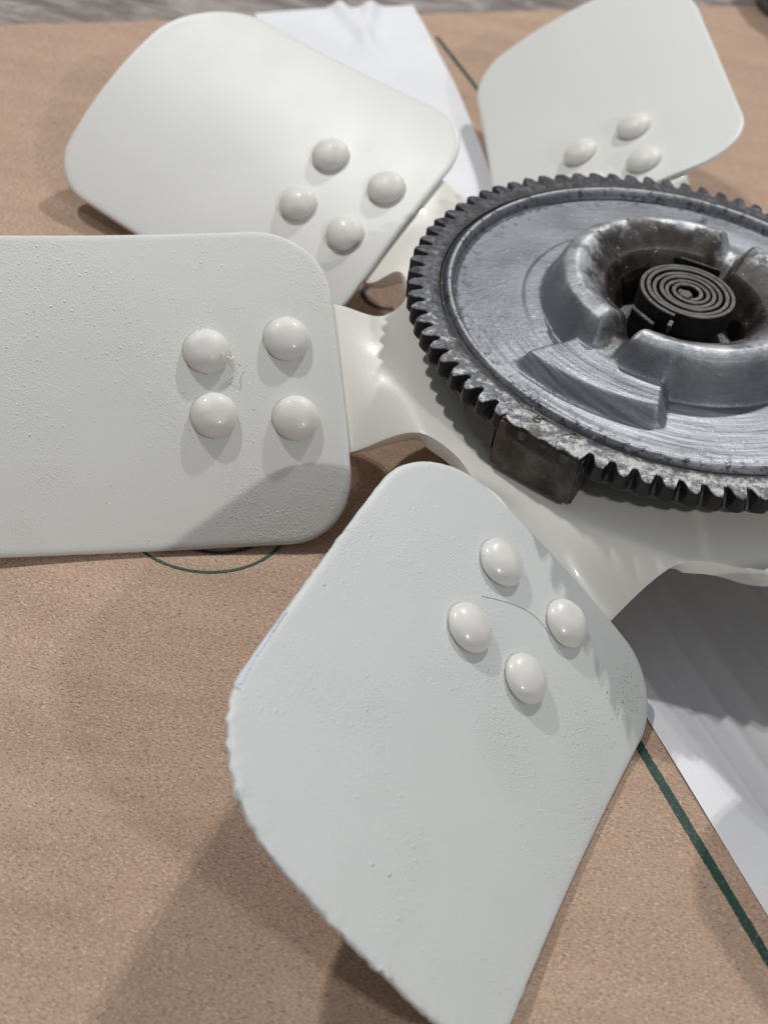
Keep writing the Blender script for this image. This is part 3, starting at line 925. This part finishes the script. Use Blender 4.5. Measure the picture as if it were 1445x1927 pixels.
# ------------------------------------------------------------------ small things
# dark hair lying on the lower blade
frD = frames['D']
def on_frame(fr, x, y):          # blade millimetres
    return surf(fr, x / 1000, y / 1000, 0.00008)
def strand(name, pts, rad, mat, parent=None):
    cu = bpy.data.curves.new(name, 'CURVE'); cu.dimensions = '3D'; cu.bevel_depth = rad; cu.bevel_resolution = 1; cu.resolution_u = 8
    sp_ = cu.splines.new('NURBS'); sp_.points.add(len(pts) - 1); sp_.order_u = 4; sp_.use_endpoint_u = True
    for q, p in zip(sp_.points, pts): q.co = (*p, 1)
    tmp = bpy.data.objects.new(name, cu); col.objects.link(tmp)
    dg = bpy.context.evaluated_depsgraph_get(); me = bpy.data.meshes.new_from_object(tmp.evaluated_get(dg))
    bpy.data.objects.remove(tmp); me.materials.clear()
    o = link(name, me, mat, parent)
    return o
M['hair'] = prim('dark_hair', (0.09, 0.085, 0.08), 0.5)
hp = [(2, -13), (-2, -8), (-6, -2), (-8, 3), (-8.5, 7), (-7.5, 12)]
hair = strand('hair', [on_frame(frD, *p) for p in hp], 0.00005, M['hair'])
tag(hair, 'fine dark curved hair lying between the rivets of the lower blade', 'hair')

# grey thing out of focus beyond the far right corner of the board
def bundle():
    bm = bmesh.new(); bmesh.ops.create_icosphere(bm, subdivisions=5, radius=1)
    for v in bm.verts:
        p = v.co.copy(); k = 1 + 0.10 * noise.noise(p * 1.6) + 0.03 * noise.noise(p * 5)
        v.co = Vector((p.x * 0.075, p.y * 0.06, max(p.z, -0.55) * 0.034)) * k
    me = bpy.data.meshes.new('cloth_bundle'); bm.to_mesh(me); bm.free()
    return link('cloth_bundle', me, M['cloth'])
bu = bundle(); bu.location = (0.140, 0.462, GROUND + 0.018)
tag(bu, 'blurred smooth grey bundle beyond the far right corner of the cardboard', 'bundle')

# dried paint grains standing proud on the blades: real little lumps
def grains(k, cnt, seed, lo, hi, parent):
    rnd = random.Random(seed); fr = frames[k]; vs, fs = [], []
    ico = [(0, 0, 1), (0.9, 0, 0.2), (0.28, 0.86, 0.2), (-0.73, 0.53, 0.2), (-0.73, -0.53, 0.2), (0.28, -0.86, 0.2)]
    for _ in range(cnt):
        x = rnd.uniform(-26, 108); y = rnd.uniform(-50, 52)
        if abs(abs(x) - RA) < 9 and abs(abs(y) - RB) < 9: continue
        s_ = rnd.uniform(lo, hi) * (1 if rnd.random() < 0.85 else 1.7)
        st = rnd.uniform(0.8, 1.5); ang = rnd.uniform(0, 6.28); base = len(vs)
        for (a, b, c) in ico:
            a2 = a * st; xx = a2 * math.cos(ang) - b * math.sin(ang); yy = a2 * math.sin(ang) + b * math.cos(ang)
            vs.append(surf(fr, (x + xx * s_) / 1000, (y + yy * s_) / 1000, (c * s_ * 0.7 - 0.05 * s_) / 1000) - FZ)
        for i in range(5): fs.append((base, base + 1 + i, base + 1 + (i + 1) % 5))
    o = mesh('paint_grains', vs, fs, M['arm'], parent, angle=80); o['kind'] = 'stuff'
    return o
grains('A', 700, 11, 0.08, 0.24, blades['A'])
grains('D', 1100, 12, 0.07, 0.20, blades['D'])
grains('B', 60, 13, 0.10, 0.22, blades['B'])

# a dirty scuff by the inner lower corner of the lower blade
def scuff():
    rnd = random.Random(5); fr = frames['D']; vs, fs = [], []
    for _ in range(130):
        x = rnd.gauss(-14, 6); y = rnd.gauss(45, 3.2)
        if x < -24 or y > 53 or x > 4: continue
        r_ = rnd.uniform(0.07, 0.26); b = len(vs); ph = rnd.uniform(0, 6)
        for q in range(5):
            k = r_ * rnd.uniform(0.5, 1.2)
            vs.append(surf(fr, (x + k * math.cos(ph + q * 1.257)) / 1000, (y + k * math.sin(ph + q * 1.257)) / 1000, 0.00006) - FZ)
        fs.append(tuple(range(b, b + 5)))
    o = mesh('dirt_specks', vs, fs, M['scuff'], blades['D'], smooth=False); o['kind'] = 'stuff'
M['scuff'] = prim('grey_dirt', (0.20, 0.19, 0.17), 0.8)
scuff()

# curls of loose paint on one rivet of the left blade
frA = frames['A']
for i, (pts) in enumerate([
    [(8.0, -8.2, 4.2), (7.0, -7.0, 4.6), (6.0, -7.2, 4.2), (5.4, -8.4, 3.4)],
    [(6.0, -6.5, 3.2), (5.0, -4.6, 1.8), (4.4, -3.0, 1.0)],
    [(5.6, -7.4, 3.0), (4.0, -6.2, 1.8), (2.6, -5.4, 0.8)],
    [(9.6, -9.4, 4.4), (9.0, -8.6, 4.6), (8.6, -9.0, 4.4)]]):
    strand('paint_curl', [surf(frA, a / 1000, b / 1000, c / 1000) - FZ for a, b, c in pts], 0.00016, M['arm'], blades['A'])

# chipped patch at the outer corner of the lower blade: bare bluish primer flake
M['primer'] = prim('pale_blue_primer', (0.60, 0.64, 0.72), 0.6)
def chip():
    vs, fs = [], []
    # runs along the upper side edge of the blade, millimetres of (r) with inner and outer t
    n = 60
    for i in range(n + 1):
        f = i / n; r = 56 + 31 * f
        # outer edge follows the outline
        near = min(OL, key=lambda p: abs(p.x - r) + (0 if p.y < 0 else 999))
        to = near.y - 0.25
        wd = max(0.05, 0.12 + 1.25 * f ** 2.2 * (1 if f < 0.95 else 0.4) + 0.55 * noise.noise(Vector((r * .7, 1, 1))) * (0.3 + f) + 0.3 * noise.noise(Vector((r * 2.1, 1, 1))))
        vs += [surf(frD, r / 1000, to / 1000, -0.0006), surf(frD, r / 1000, (to + 0.4) / 1000, 0.00010), surf(frD, r / 1000, (to + 0.4 + wd) / 1000, 0.00014), surf(frD, r / 1000, (to + 0.5 + wd) / 1000, -0.0002)]
    for i in range(n):
        for j in range(3): a = i * 4 + j; fs.append((a, a + 4, a + 5, a + 1))
    vs = [v - FZ for v in vs]
    o = mesh('chipped_edge', vs, fs, M['primer'], blades['D'], angle=60)
    o['label'] = 'pale blue chipped patch on blade edge'
chip()

scene.render.resolution_x = 767
scene.render.resolution_y = 1024
